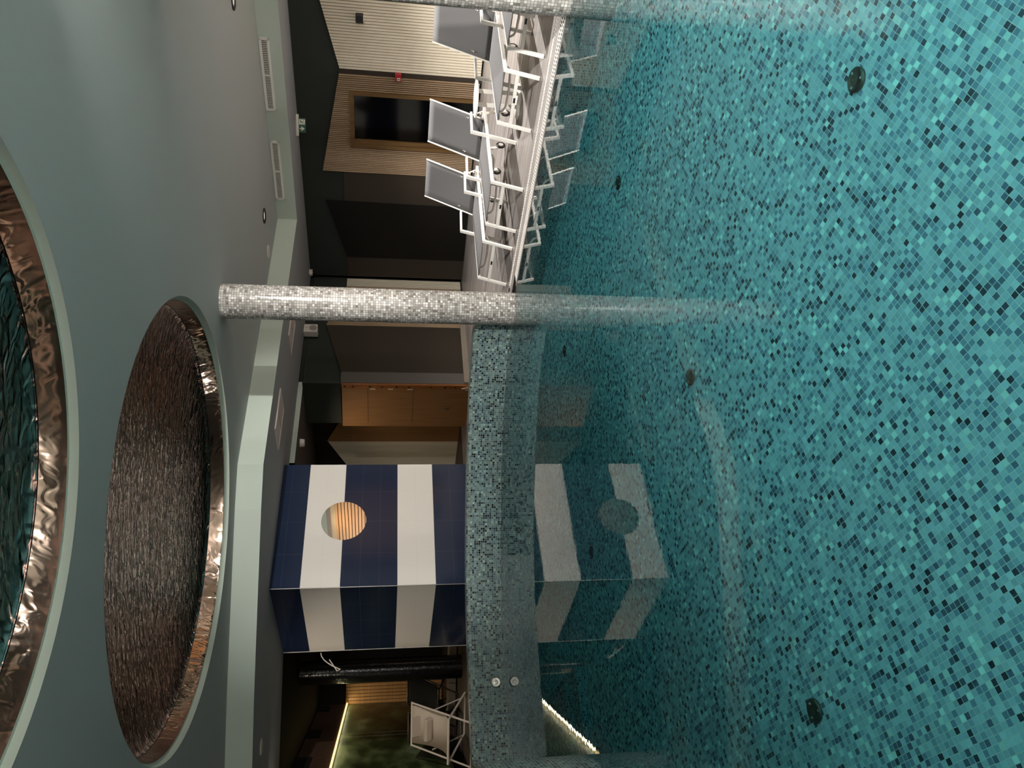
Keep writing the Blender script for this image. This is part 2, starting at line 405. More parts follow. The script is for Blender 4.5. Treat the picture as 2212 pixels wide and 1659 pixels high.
# thin pale joint under the top row of the far wall
mb = MB()
nn = len(ARC2)
for i in range(nn-1):
    a, b = Vector((*ARC2[i], 0)), Vector((*ARC2[i+1], 0)); d = (b-a).normalized(); nrm = Vector((d.y, -d.x, 0))
    if nrm.dot(-a) < 0: nrm = -nrm
    mb.box((a+b)/2+nrm*0.001+Vector((0, 0, 0.404)), (b-a).length, 0.006, 0.006, (d, nrm, Vector((0, 0, 1))))
struct(mb.build('trim_1', mat('pale_joint', (176, 176, 164), 0.6), weld=False))
# rounded mosaic wall end at the near left
mb = MB(); prof = [(0, D-0.1), (0, 0.775), (0.012, 0.79), (0.25, 0.79), (0.25, -0.1)]
acc = 0; nor = []
for i in range(len(NEARW)):
    a = Vector(NEARW[max(i-1, 0)]); b = Vector(NEARW[min(i+1, len(NEARW)-1)]); d = (b-a).normalized(); nor.append(Vector((d.y, -d.x))*-1)
for i in range(len(NEARW)-1):
    L = math.dist(NEARW[i], NEARW[i+1]); h = 0
    # offset to the land side (left of the water)
    for (o0, z0), (o1, z1) in zip(prof[:-1], prof[1:]):
        l = math.hypot(o1-o0, z1-z0)
        P = lambda k, o, z: (NEARW[k][0]-nor[k].x*o, NEARW[k][1]-nor[k].y*o, z)
        mb.face([P(i, o0, z0), P(i+1, o0, z0), P(i+1, o1, z1), P(i, o1, z1)], [(acc, h), (acc+L, h), (acc+L, h+l), (acc, h+l)], True); h += l
    acc += L
o = struct(mb.build('wall_pool_left', 'pool')); RECV.append(o)
# bath steps under water in the far left corner
def stepblock(name, poly, z1, lab, z0=D):
    mb = MB(); mb.prism(poly, z0, z1); o = mb.build(name, 'pool'); tag(o, lab, 'pool step'); RECV.append(o); return o
stepblock('pool_step', [(-2.60, 7.00), (-2.842, 6.80), (-3.22, 6.52), (-3.40, 6.62), (-4.28, 8.30), (-4.1, 8.8), (-3.6, 8.4)], -1.12, 'lowest mosaic step under water by the curved far wall')
stepblock('pool_step', [(-2.80, 7.10), (-3.10, 6.90), (-3.44, 6.70), (-4.24, 8.26), (-4.1, 8.7)], -0.87, 'upper mosaic step under water behind the lowest one', -1.12)

# water
mb = MB()
cx = sum(p[0] for p in basin)/len(basin); cy = sum(p[1] for p in basin)/len(basin)
big = []
nbn = len(basin)
for i in range(nbn):
    a, b, c = Vector(basin[i-1]), Vector(basin[i]), Vector(basin[(i+1) % nbn])
    d = (c-a).normalized(); big.append(tuple(b+Vector((d.y, -d.x))*0.012))
mb.prism(big, D-0.03, WZ)
water = mb.build('water', 'water'); tag(water, 'clear still turquoise water filling the mosaic pool', 'water', kind='stuff')

# ------------------------------------------------------------------ deck
def flat(mb, poly, z, fn=None):
    for t in tessellate_polygon([[Vector((*p, 0)) for p in poly]]):
        q = [poly[k] for k in t]
        if (q[1][0]-q[0][0])*(q[2][1]-q[0][1])-(q[2][0]-q[0][0])*(q[1][1]-q[0][1]) < 0: q = q[::-1]
        mb.face([(*k, z) for k in q], [fn(k) if fn else k for k in q])
def euv(p): v = Vector((p[0], p[1], 0))-EA; return (v.dot(EU)+20, v.dot(EN)+20)
mb = MB(); e2 = lambda a, o: (E(a, o).x, E(a, o).y)
def slab(mb, poly, z1, z0, fn):
    flat(mb, poly, z1, fn); n = len(poly)
    for i in range(n): mb.face([(*poly[i], z1), (*poly[(i+1) % n], z1), (*poly[(i+1) % n], z0), (*poly[i], z0)])
slab(mb, [e2(-8, 0.39), e2(-8, 7.5), e2(9.5, 7.5), e2(9.5, 0.39)], 0.0, -0.2, euv)
slab(mb, [e2(-6.6, 0.185), e2(-6.6, 0.31), e2(3.6, 0.31), e2(3.6, 0.185)], 0.0, -0.2, euv)
slab(mb, [e2(-6.6, 0.0), e2(-6.6, 0.03), e2(3.14, 0.03), e2(3.14, 0.0)], 0.0, -0.2, euv)
slab(mb, [(-9, -3.6), (11, -3.6), (11, 0.45), (-9, 0.45)], 0.0, -0.2, euv)
struct(mb.build('floor', 'deck', weld=False))
mb = MB(); slab(mb, [e2(-6.6, 0.03), e2(-6.6, 0.4), e2(3.6, 0.4), e2(3.6, 0.03)], -0.09, -0.2, euv)
for o_ in (0.183, 0.388): mb.box(E(-1.5, o_, -0.05), 10.2, 0.003, 0.09, (EU, EN, Vector((0, 0, 1))))
struct(mb.build('floor_channel', 'label', weld=False))
# dark floor of the hall behind the far pool wall
mb = MB()
back = [(-v[0], v[1]) for v in []]
outl = [(p[0]*1.0, p[1]+0.18) for p in ARC]
slab(mb, [(3.0, 15.9), (0.9, 9.4)]+outl[1:]+[(-4.9, 8.75), (-5.1, 8.2), (-5.12, 0.55), (-9.5, 0.55), (-9.5, 21), (-4, 21)], -0.001, -0.2, euv)
struct(mb.build('floor_hall', 'deckdark', weld=False))
# overflow channel gratings along the right edge
def grate(name, a0, a1, o0, o1, lab, rows):
    mb = MB(); wbar, pitch = 0.012, 0.036
    for o in [o0+0.004+(o1-o0-0.008)*k/rows for k in range(rows+1)]:
        mb.bar(E(a0, o, -0.004), E(a1, o, -0.004), 0.010, 0.004)
    a = a0
    while a < a1:
        mb.box((E(a, (o0+o1)/2, -0.004)), wbar, o1-o0, 0.004, (EU, EN, Vector((0, 0, 1)))); a += pitch
    o = mb.build(name, mat('white_grating', (226, 220, 212), 0.4), weld=False); tag(o, lab, 'drain grating'); return o
grate('overflow_grating', -4.2, 3.12, 0.032, 0.183, 'white slotted grating right at the water line of the lounger deck', 2)
grate('drain_grating', -4.2, 3.5, 0.312, 0.388, 'narrow white drain grating a hand behind the water line grating', 2)

# ------------------------------------------------------------------ columns
def column(x, y, z0, z1, r, m, lab):
    mb = MB(); nz = 24
    mb.lathe([(r, z0+(z1-z0)*k/nz) for k in range(nz+1)], (x, y, 0), 64)
    o = mb.build('mosaic_column', m, weld=True); tag(o, lab, 'column'); return o
RECV.append(column(0.889, 9.107, D, CEIL, 0.195, 'grey', 'round pale grey mosaic column rising from the water beside the far pool wall'))
RECV.append(column(3.285, 6.335, D, CEIL, 0.195, 'grey', 'round pale grey mosaic column in front of the nearest sun lounger'))
column(-5.42, 14.83, 0, SOFFIT, 0.215, 'black', 'round black mosaic column in the dark lounge beside the striped cabin')

# ------------------------------------------------------------------ ceiling, bulkhead, soffit
K1 = [(-9.5, 8.79), (-4.58, 9.555), (-4.26, 9.58), (-3.73, 9.632), (-3.21, 9.716), (-2.68, 9.80), (-2.14, 9.89), (-1.59, 9.98), (-1.05, 10.12), (2.70, 13.36), (5.13, 10.85), (11.4, 4.25)]
DOMES = [((-1.294, 7.564), 2.06), ((-0.458, 3.269), 1.792)]
outer = K1+[(11.4, -3.7), (-9.5, -3.7)]
holes = [[(c[0]+r*math.cos(2*PI*k/96), c[1]+r*math.sin(2*PI*k/96)) for k in range(96)] for c, r in DOMES]
allp = outer+holes[0]+holes[1]
mb = MB()
for t in tessellate_polygon([[Vector((*p, 0)) for p in L] for L in ([outer]+holes)]):
    q = [allp[k] for k in t]
    if (q[1][0]-q[0][0])*(q[2][1]-q[0][1])-(q[2][0]-q[0][0])*(q[1][1]-q[0][1]) > 0: q = q[::-1]
    mb.face([(*k, CEIL) for k in q])
struct(mb.build('ceiling', 'ceil'))
mb = MB()
for a, b in zip(K1[:-1], K1[1:]):
    mb.face([(*a, SOFFIT), (*b, SOFFIT), (*b, CEIL+0.01), (*a, CEIL+0.01)][::-1])
struct(mb.build('ceiling_bulkhead', 'fascia'))
S1 = Vector((5.596, 11.78, 0)); W1d = Vector((-0.67, 0.743, 0)); Q0 = Vector((-0.01, 13.89, 0))
w1e = S1+W1d*5.26
soff = K1+[(13, 6), (S1.x-W1d.x*8, S1.y-W1d.y*8), (w1e.x+0.1, w1e.y+0.2), (2.07, 15.78), (Q0.x, Q0.y), (-1.5, 12.56), (-4.2, 12.285), (-5.77, 11.957), (-9.5, 11.2)]
mb = MB()
for t in tessellate_polygon([[Vector((*p, 0)) for p in soff]]):
    q = [soff[k] for k in t]
    if (q[1][0]-q[0][0])*(q[2][1]-q[0][1])-(q[2][0]-q[0][0])*(q[1][1]-q[0][1]) > 0: q = q[::-1]
    mb.face([(*k, SOFFIT) for k in q])
struct(mb.build('ceiling_soffit', 'soffit'))
# second, shallower step behind the soffit and the lower dark ceiling beyond it
mb = MB(); q1 = Vector((-1.30, 12.74, 0)); mb.face([(Q0.x, Q0.y, SOFFIT), (q1.x, q1.y, SOFFIT), (q1.x, q1.y, 2.905), (Q0.x, Q0.y, 2.905)])
struct(mb.build('trim_2', 'fascia'))
mb = MB(); flat(mb, [(Q0.x, Q0.y), (-1.26, 12.78), (-2.60, 13.66), (-4.2, 12.32), (-6.5, 21), (3, 21), (2.2, 15.9)], 2.905)
for f in mb.f: f.reverse()
struct(mb.build('ceiling_back', 'greybrown'))
mb = MB(); flat(mb, [(-4.2, 12.285), (-5.77, 11.957), (-9.5, 11.2), (-12, 21), (-5.5, 21)], 3.02)
for f in mb.f: f.reverse()
struct(mb.build('ceiling_lounge', 'blackp'))
# hammered metal domes set into the ceiling
def dome(c, r, lab):
    t = thing('ceiling_dome', lab, 'ceiling dome', (c[0], c[1], CEIL))
    MB().lathe([(r, 0.0), (r, 0.055), (r-0.03, 0.055)][::-1], n=128).build('rim', 'fascia', t)
    MB().lathe([(r-0.03, 0.055), (r-0.035, 0.10), (r-0.06, 0.20)][::-1], n=128).build('edge_band', 'foilband', t)
    p = [((r-0.064)*math.cos(a), 0.205+0.16*math.sin(a)) for a in [PI/2*k/16 for k in range(17)]]; p[-1] = (0.0, p[-1][1])
    MB().lathe(p[::-1], n=128).build('dome_panel', 'foil', t)
    MB().lathe([(r-0.058, 0.196), (r-0.056, 0.208), (r-0.070, 0.212)][::-1], n=128).build('seam', 'seam', t)
    return t
dome(*DOMES[0], 'whole round hammered bronze ceiling dome beyond the nearer one, close to the bulkhead')
dome(*DOMES[1], 'round hammered bronze ceiling dome nearest the viewer, cut off by the frame')

# ------------------------------------------------------------------ far right wall: dark above, slatted panels with slanted tops below
W1 = Plane((S1.x, S1.y), (W1d.x, W1d.y))
mb = MB(); W1.poly(mb, [(-8, 0), (5.27, 0), (5.27, SOFFIT-0.002), (-8, SOFFIT-0.002)], -0.05, -0.2); struct(mb.build('wall_right', 'dark'))
mb = MB(); W1.poly(mb, [(2.87, 0), (5.24, 0), (5.24, 2.265), (2.87, 2.265)], -0.02, -0.05); struct(mb.build('wall_right_dado', 'brown'))
mb = MB(); W1.poly(mb, [(3.50, 0), (4.75, 0), (4.75, 2.26), (3.465, 2.60)], -0.005, -0.02)
tag(mb.build('wall_panel', 'blackp'), 'plain black wall panel with a slanted top right of the grey column', 'wall panel')
mb = MB(); W1.poly(mb, [(0.977, 0), (1.076, 0), (1.076, 2.28), (0.977, 2.268)], -0.02, -0.05); struct(mb.build('trim_3', 'brown'))
def slats(t, pl, u0, u1, topf, botf, pitch, wd, dep, m, bm_, holes=(), f=0.0):
    mb = MB(); u = u0
    while u < u1-0.002:
        for z0, z1 in holesplit(u+wd/2, botf(u), topf(u+wd/2), holes):
            k = (topf(u+wd)-topf(u))/2; pl.poly(mb, [(u, z0), (u+wd, z0), (u+wd, z1+k), (u, z1-k)], f, f-dep)
        u += pitch
    o = mb.build('slats', m, t, weld=False)
    mb = MB(); 
    if holes:
        (ha, hb, hz) = holes[0]
        pl.poly(mb, [(u0, 0.03), (ha, 0.03), (ha, hz), (hb, hz), (hb, 0.03), (u1, 0.03), (u1, topf(u1)), (u0, topf(u0))], f-dep, f-dep-0.012)
    else: pl.poly(mb, [(u0, 0.03), (u1, 0.03), (u1, topf(u1)), (u0, topf(u0))], f-dep, f-dep-0.012)
    mb.build('backing', bm_, t)
    return o
def holesplit(u, z0, z1, holes):
    for a, b, hz in holes:
        if a < u < b: return [(hz, z1)] if z1 > hz else []
    return [(z0, z1)]
t = thing('slat_panel', 'cream painted vertical slat panel with a slanted top behind the nearest sun lounger', 'wall panel')
slats(t, W1, -2.2, 0.977, lambda u: 2.507-0.2445*u, lambda u: 0.03, 0.0456, 0.034, 0.018, 'cream', mat('cream_slat_backing', (120, 110, 94), 0.9))
t = thing('slat_panel', 'oak vertical slat panel with a slanted top around the dark doorway', 'wall panel')
slats(t, W1, 1.076, 2.87, lambda u: 2.279+0.1912*(u-1.076), lambda u: 0.03, 0.0345, 0.018, 0.024, 'slat', 'slatback', holes=[(1.345, 2.356, 2.13)])
# doorway in the oak panel
t = tag(thing('door_1', None, None), kind='structure')
mb = MB(); W1.poly(mb, [(1.345, 0), (1.41, 0), (1.41, 2.055), (2.29, 2.055), (2.29, 0), (2.356, 0), (2.356, 2.13), (1.345, 2.13)], 0.02, -0.05); mb.build('door_frame', 'oak', t)
mb = MB(); W1.poly(mb, [(1.41, 0), (2.29, 0), (2.29, 2.055), (1.41, 2.055)], -0.035, -0.045); mb.build('door_leaf', 'glassdark', t)
mb = MB(); W1.poly(mb, [(2.215, 0), (2.29, 0), (2.29, 2.055), (2.215, 2.055)], 0.0, -0.035); mb.build('door_jamb', 'oak', t)
# lit amber slats farther right, seen only in the round mirror
t = thing('slat_panel', 'amber horizontal slat panel mirrored in the round mirror of the striped cabin', 'wall panel')
mb = MB(); z = 0.03
while z < 2.80:
    mb.box(W1.p(-4.6, z+0.035, 0.0), 3.4, 0.03, 0.07, (W1.d, W1.n, Vector((0, 0, 1)))); z += 0.092
mb.build('slats', 'amber', t, weld=False)
mb = MB(); W1.poly(mb, [(-6.3, 0), (-2.9, 0), (-2.9, 2.83), (-6.3, 2.83)], -0.02, -0.04); mb.build('backing', mat('dark_backing', (70, 40, 20), 0.9), t)
mb = MB(); W1.poly(mb, [(-6.3, 2.83), (-2.9, 2.83), (-2.9, SOFFIT), (-6.3, SOFFIT)], 0.01, -0.04); struct(mb.build('trim_4', mat('cream_plaster', (220, 196, 160), 0.8)))

# ------------------------------------------------------------------ wall behind the column and the alcove
W2 = Plane((Q0.x, Q0.y), (0.744, 0.668))
mb = MB(); W2.poly(mb, [(0, 0), (2.86, 0), (2.86, SOFFIT-0.002), (0, SOFFIT-0.002)], -0.05, -0.14); struct(mb.build('wall_far', 'dark'))
mb = MB(); W2.poly(mb, [(0.255, 0.0), (1.435, 0), (1.435, 2.60), (0.255, 2.272)], 0.0, -0.05); struct(mb.build('wall_far_dado', 'brown'))
mb = MB(); W2.poly(mb, [(0.0, 0.0), (0.255, 0), (0.255, 2.272), (0.0, 2.272)], 0.0, -0.05); struct(mb.build('trim_5', 'greybrown'))
mb = MB(); W2.poly(mb, [(0.0, 0.0), (1.6, 0), (1.6, 0.10), (0.0, 0.10)], 0.05, 0.0); struct(mb.build('baseboard_far', 'skirt'))
t = thing('slat_panel', 'narrow cream slat panel in the corner just right of the grey column', 'wall panel')
slats(t, W2, 2.56, 2.76, lambda u: 2.275, lambda u: 0.03, 0.0456, 0.034, 0.018, 'cream', mat('cream_slat_backing', (120, 110, 94), 0.9))
t = thing('slat_panel', 'narrow oak slat panel half hidden behind the grey column', 'wall panel')
slats(t, W2, 1.45, 2.55, lambda u: 2.28+0.29*(2.55-u), lambda u: 0.03, 0.0345, 0.021, 0.022, 'slat', 'slatback')
# amber wood unit with drilled edge strip, standing forward of the slat wall
WO = Plane((-0.04, 13.7), (-0.668, 0.744))
t = thing('wood_partition', 'unfinished amber wood door unit with a drilled edge left of the grey column', 'partition')
mb = MB(); WO.poly(mb, [(0.10, 0), (1.15, 0), (1.15, 2.26), (0.10, 2.245)], 0.0, -0.04); mb.build('door_panel', 'orange', t)
mb = MB(); WO.poly(mb, [(0.0, 0), (0.10, 0), (0.10, 2.245), (0.0, 2.25)], 0.008, -0.03); ed = mb.build('edge_strip', woodmat('rough_ply', (150, 96, 50), (116, 70, 34), (20, 20, 4)), t)
mb = MB()
for z in (2.19, 2.05, 1.76, 1.55, 1.30, 1.08, 0.70, 0.45, 0.27, 0.14):
    mb.lathe([(0, 0.001), (0.017+0.008*random.random(), 0.0)][::-1], WO.p(0.05, z, 0.0095), 14, WO.axes())
mb.build('bore_hole', mat('hole_black', (8, 6, 5), 0.9), ed)
for a, b in ((1.761, 1.666), (1.449, 1.361), (1.111, 1.014)):
    mb = MB(); WO.poly(mb, [(0.100, b), (0.122, b), (0.122, a), (0.100, a)], 0.006, 0.0); mb.build('hinge_plate', 'white', t)
mb = MB()
for z in (1.795, 1.0): WO.poly(mb, [(0.10, z), (1.04, z), (1.04, z+0.006), (0.10, z+0.006)], 0.002, 0.0)
mb.build('door_joint', mat('joint_dark', (60, 34, 14), 0.9), t, weld=False)
mb = MB(); WO.poly(mb, [(0.60, 0.35), (0.66, 0.35), (0.66, 0.42), (0.60, 0.42)], 0.006, 0.0); mb.build('latch_plate', 'chrome', t)
mb = MB(); q = Vector((-0.02, 13.66, 0))
for k, (x, z, h) in enumerate(((0, 0.05, 0.10), (0.02, 0.03, 0.16), (0.045, 0.02, 0.10))):
    WO.poly(mb, [(0.01+x, 0), (0.04+x, 0), (0.035+x, h), (0.02+x, h*0.8)], 0.03+0.01*k, 0.012)
mb.build('splintered_foot', 'slat', t, weld=False)
# upper dark header above it and dark alcove wall
W3 = Plane((-1.19, 16.1), (-0.668, 0.744))
mb = MB(); W3.poly(mb, [(-1.25, 0), (3.2, 0), (3.2, 2.9), (-1.25, 2.9)], -0.05, -0.15); struct(mb.build('wall_back', 'blackp'))
mb = MB(); WO.poly(mb, [(0.0, 2.27), (1.09, 2.27), (1.09, 2.905), (0.0, 2.905)], -0.02, -0.06); struct(mb.build('wall_header', 'dark'))
t = thing('slat_panel', 'brown fine slat panel with a slanted top just left of the amber wood unit', 'wall panel')
slats(t, W3, -0.62, 0.036, lambda u: 2.645+0.43*u, lambda u: 0.0, 0.030, 0.022, 0.014, 'orange', 'slatback')
t = thing('slat_panel', 'pale slat panel with a slanted top beside the striped cabin', 'wall panel')
slats(t, W3, 0.036, 1.6, lambda u: 2.651-0.43*u, lambda u: 0.0, 0.034, 0.024, 0.014, 'cream', 'slatback')

# ------------------------------------------------------------------ striped tiled cabin
BX = Vector((-2.783, 10.743, 0)); bA, bB = 2.04, 2.055
t = thing('tiled_cabin', 'tiled shower cabin in navy and white stripes behind the curved pool wall', 'cabin')
p = [BX, BX+dA*bA, BX+dA*bA+dB*bB, BX+dB*bB]
mb = MB()
for a, b, L, fl in ((p[3], p[0], bB, 0), (p[0], p[1], bA, 0), (p[1], p[2], bB, 0), (p[2], p[3], bA, 0)):
    mb.face([(a.x, a.y, 0), (b.x, b.y, 0), (b.x, b.y, SOFFIT-0.002), (a.x, a.y, SOFFIT-0.002)], [(0, 0), (L, 0), (L, SOFFIT), (0, SOFFIT)])
mb.build('tiled_wall', 'stripes', t)
BF = Plane((BX.x, BX.y), (dA.x, dA.y))
mb = MB(); ax = (BF.d, Vector((0, 0, 1)), BF.n)
mb.lathe([(0.318, 0.0), (0.318, 0.008), (0, 0.008)], BF.p(1.044, 2.055, 0.0), 72, ax)
tag(mb.build('mirror', 'mirror'), 'round frameless mirror on the striped cabin wall facing the pool', 'mirror')
sct = mat('steel_corner_trim', (130, 126, 120), 0.35, 0.6)
for q, r in ((p[0], 0.006), (p[3], 0.009)):
    MB().tube([(q.x, q.y, 0.0), (q.x, q.y, SOFFIT-0.004)], r, 8).build('corner_trim', sct, t)
mb = MB(); c0 = p[3]+Vector((-0.02, -0.02, 2.42))
mb.tube([c0+Vector((-0.05*k+0.0, -0.01*k, -0.012*k*k+0.0))*1.0 for k in range(6)]+[c0+Vector((-0.27, -0.05, -0.25)), c0+Vector((-0.2, -0.03, -0.20)), c0+Vector((-0.1, -0.02, -0.13))], 0.008, 8)
tag(mb.build('loose_cable', 'offwhite'), 'short loop of pale cable sticking out of the striped cabin edge', 'cable')

# ------------------------------------------------------------------ dark lounge at the left
LD = Vector((-0.214, 0.977, 0)); P1 = Vector((-6.69, 13.75, 0)); 
W4 = Plane((P1.x, P1.y), (LD.x, LD.y))
mb = MB(); W4.poly(mb, [(-3.5, 0), (6.0, 0), (6.0, 3.02), (-3.5, 3.02)], -0.06, -0.2); struct(mb.build('wall_left', 'blackp'))
t = thing('forest_mural', 'backlit dark green forest mural behind the beige sling chair', 'mural')
mb = MB(); W4.poly(mb, [(-3.4, 0.25), (5.95, 0.25), (5.95, 2.335), (-3.4, 2.335)], 0.0, -0.03); mb.build('print', 'mural', t)
mb = MB(); W4.poly(mb, [(-0.25, 2.335), (5.95, 2.335), (5.95, 2.365), (-0.25, 2.365)], 0.03, -0.02); mb.build('led_strip', 'led', t)
mb = MB()
for u in (2.3, 2.6): W4.poly(mb, [(u, 0.25), (u+0.006, 0.25), (u+0.006, 2.33), (u, 2.33)], 0.003, 0.0)
mb.build('panel_joint', 'skirt', t, weld=False)
t = thing('slat_panel', 'dark brown slat panel with square recesses above the forest mural', 'wall panel')
mb = MB(); u = -3.4
while u < 5.9:
    mb.box(W4.p(u+0.02, 2.69, 0.0), 0.03, 0.02, 0.62, (W4.d, W4.n, Vector((0, 0, 1)))); u += 0.055
mb.build('slats', woodmat('dark_walnut_slat', (80, 56, 40), (94, 68, 50), (30, 30, 2)), t, weld=False)
mb = MB(); W4.poly(mb, [(-3.4, 2.38), (5.9, 2.38), (5.9, 3.0), (-3.4, 3.0)], -0.012, -0.04); mb.build('backing', 'slatback', t)
for u in (0.42, 2.70, 5.42):
    mb = MB(); W4.poly(mb, [(u-0.38, 2.72), (u+0.38, 2.72), (u+0.38, 2.99), (u-0.38, 2.99)], 0.014, -0.01); mb.build('recess', 'blackcloth', t)
P2 = W4.p(5.95, 0, 0)
W5 = Plane((P2.x, P2.y), (0.977, 0.214))
mb = MB(); W5.poly(mb, [(-1, 0), (9, 0), (9, 3.02), (-1, 3.02)], -0.06, -0.2); struct(mb.build('wall_lounge', 'blackp'))
t = thing('slat_panel', 'oak slat panel lit orange at the far end of the forest mural', 'wall panel')
mb = MB(); u = 0.0
while u < 0.62:
    mb.box(W5.p(u+0.036, 1.2, 0.0), 0.068, 0.03, 2.36, (W5.d, W5.n, Vector((0, 0, 1)))); u += 0.080
mb.build('slats', 'amber', t, weld=False)
mb = MB(); W5.poly(mb, [(0, 0.02), (0.63, 0.02), (0.63, 2.38), (0, 2.38)], -0.016, -0.04); mb.build('backing', 'slatback', t)
mb = MB(); mb.box((-6.0, 15.9, 0.09), 6.5, 0.5, 0.14, (Vector((0.99, -0.13, 0)), Vector((0.13, 0.99, 0)), Vector((0, 0, 1)))); struct(mb.build('baseboard_lounge', 'skirt'))

# sling chairs
def sling_chair(label, cloth, frame, loc, rz, pillow, s=1.0):
    t = thing('sling_chair', label, 'chair', loc, rz, 'folding sling chairs in the dark lounge')
    hw = 0.375
    def U(top, bot, name, r):
        mb = MB()
        for x in (-hw, hw): mb.tube([(x, *top), (x, *bot)], r, 10)
        mb.tube([(-hw-0.015, *top), (hw+0.015, *top)], r, 10); mb.tube([(-hw, *bot), (hw, *bot)], r*0.9, 10)
        return mb.build(name, frame, t, weld=False)
    U((0.34, 0.97), (-0.50, 0.02), 'back_frame', 0.016)
    U((-0.34, 0.385), (0.62, 0.02), 'seat_frame', 0.02)
    mb = MB(); n = 14; pts = []
    for k in range(n+1):
        f = k/n; y = 0.34-0.68*f; z = 0.96-0.585*f-0.20*math.sin(PI*f)*(0.5+0.5*f); y += 0.06*math.sin(PI*f); pts.append((y, z))
    for k in range(n):
        h0 = 0.335-0.02*math.sin(PI*k/n); h1 = 0.335-0.02*math.sin(PI*(k+1)/n)
        (y0, z0), (y1, z1) = pts[k], pts[k+1]
        mb.face([(-h0, y0, z0), (h0, y0, z0), (h1, y1, z1), (-h1, y1, z1)], smooth=True)
    o = mb.build('sling', cloth, t); so = o.modifiers.new('solid', 'SOLIDIFY'); so.thickness = 0.008
    if pillow:
        mb = MB(); mb.box((0, 0.10, 0.70), 0.40, 0.09, 0.15, (Vector((1, 0, 0)), Vector((0, 0.85, 0.52)), Vector((0, -0.52, 0.85))))
        o = mb.build('headrest', cloth, t); b = o.modifiers.new('bevel', 'BEVEL'); b.width = 0.035; b.segments = 4
        mb = MB(); mb.box((0, 0.245, 0.86), 0.34, 0.012, 0.22, (Vector((1, 0, 0)), Vector((0, 0.85, 0.52)), Vector((0, -0.35, 0.93))))
        mb.build('headrest_flap', cloth, t)
    for x in (-hw+0.03, hw-0.03):
        mb = MB(); mb.bar((x, 0.08, 0.62), (x, 0.5, 0.07), 0.02, 0.012); mb.build('brace', frame, t)
    return t
sling_chair('beige canvas sling chair with a headrest in front of the forest mural', 'beige', 'beigeframe', (-5.95, 13.25, 0), math.radians(-3), True)
sling_chair('black canvas sling chair between the black column and the beige chair', 'blackcloth', 'dtube', (-6.35, 15.75, 0), math.radians(-12), False)
sling_chair('black canvas sling chair behind the beige chair at the frame edge', 'blackcloth', 'dtube', (-6.75, 14.9, 0), math.radians(12), False)

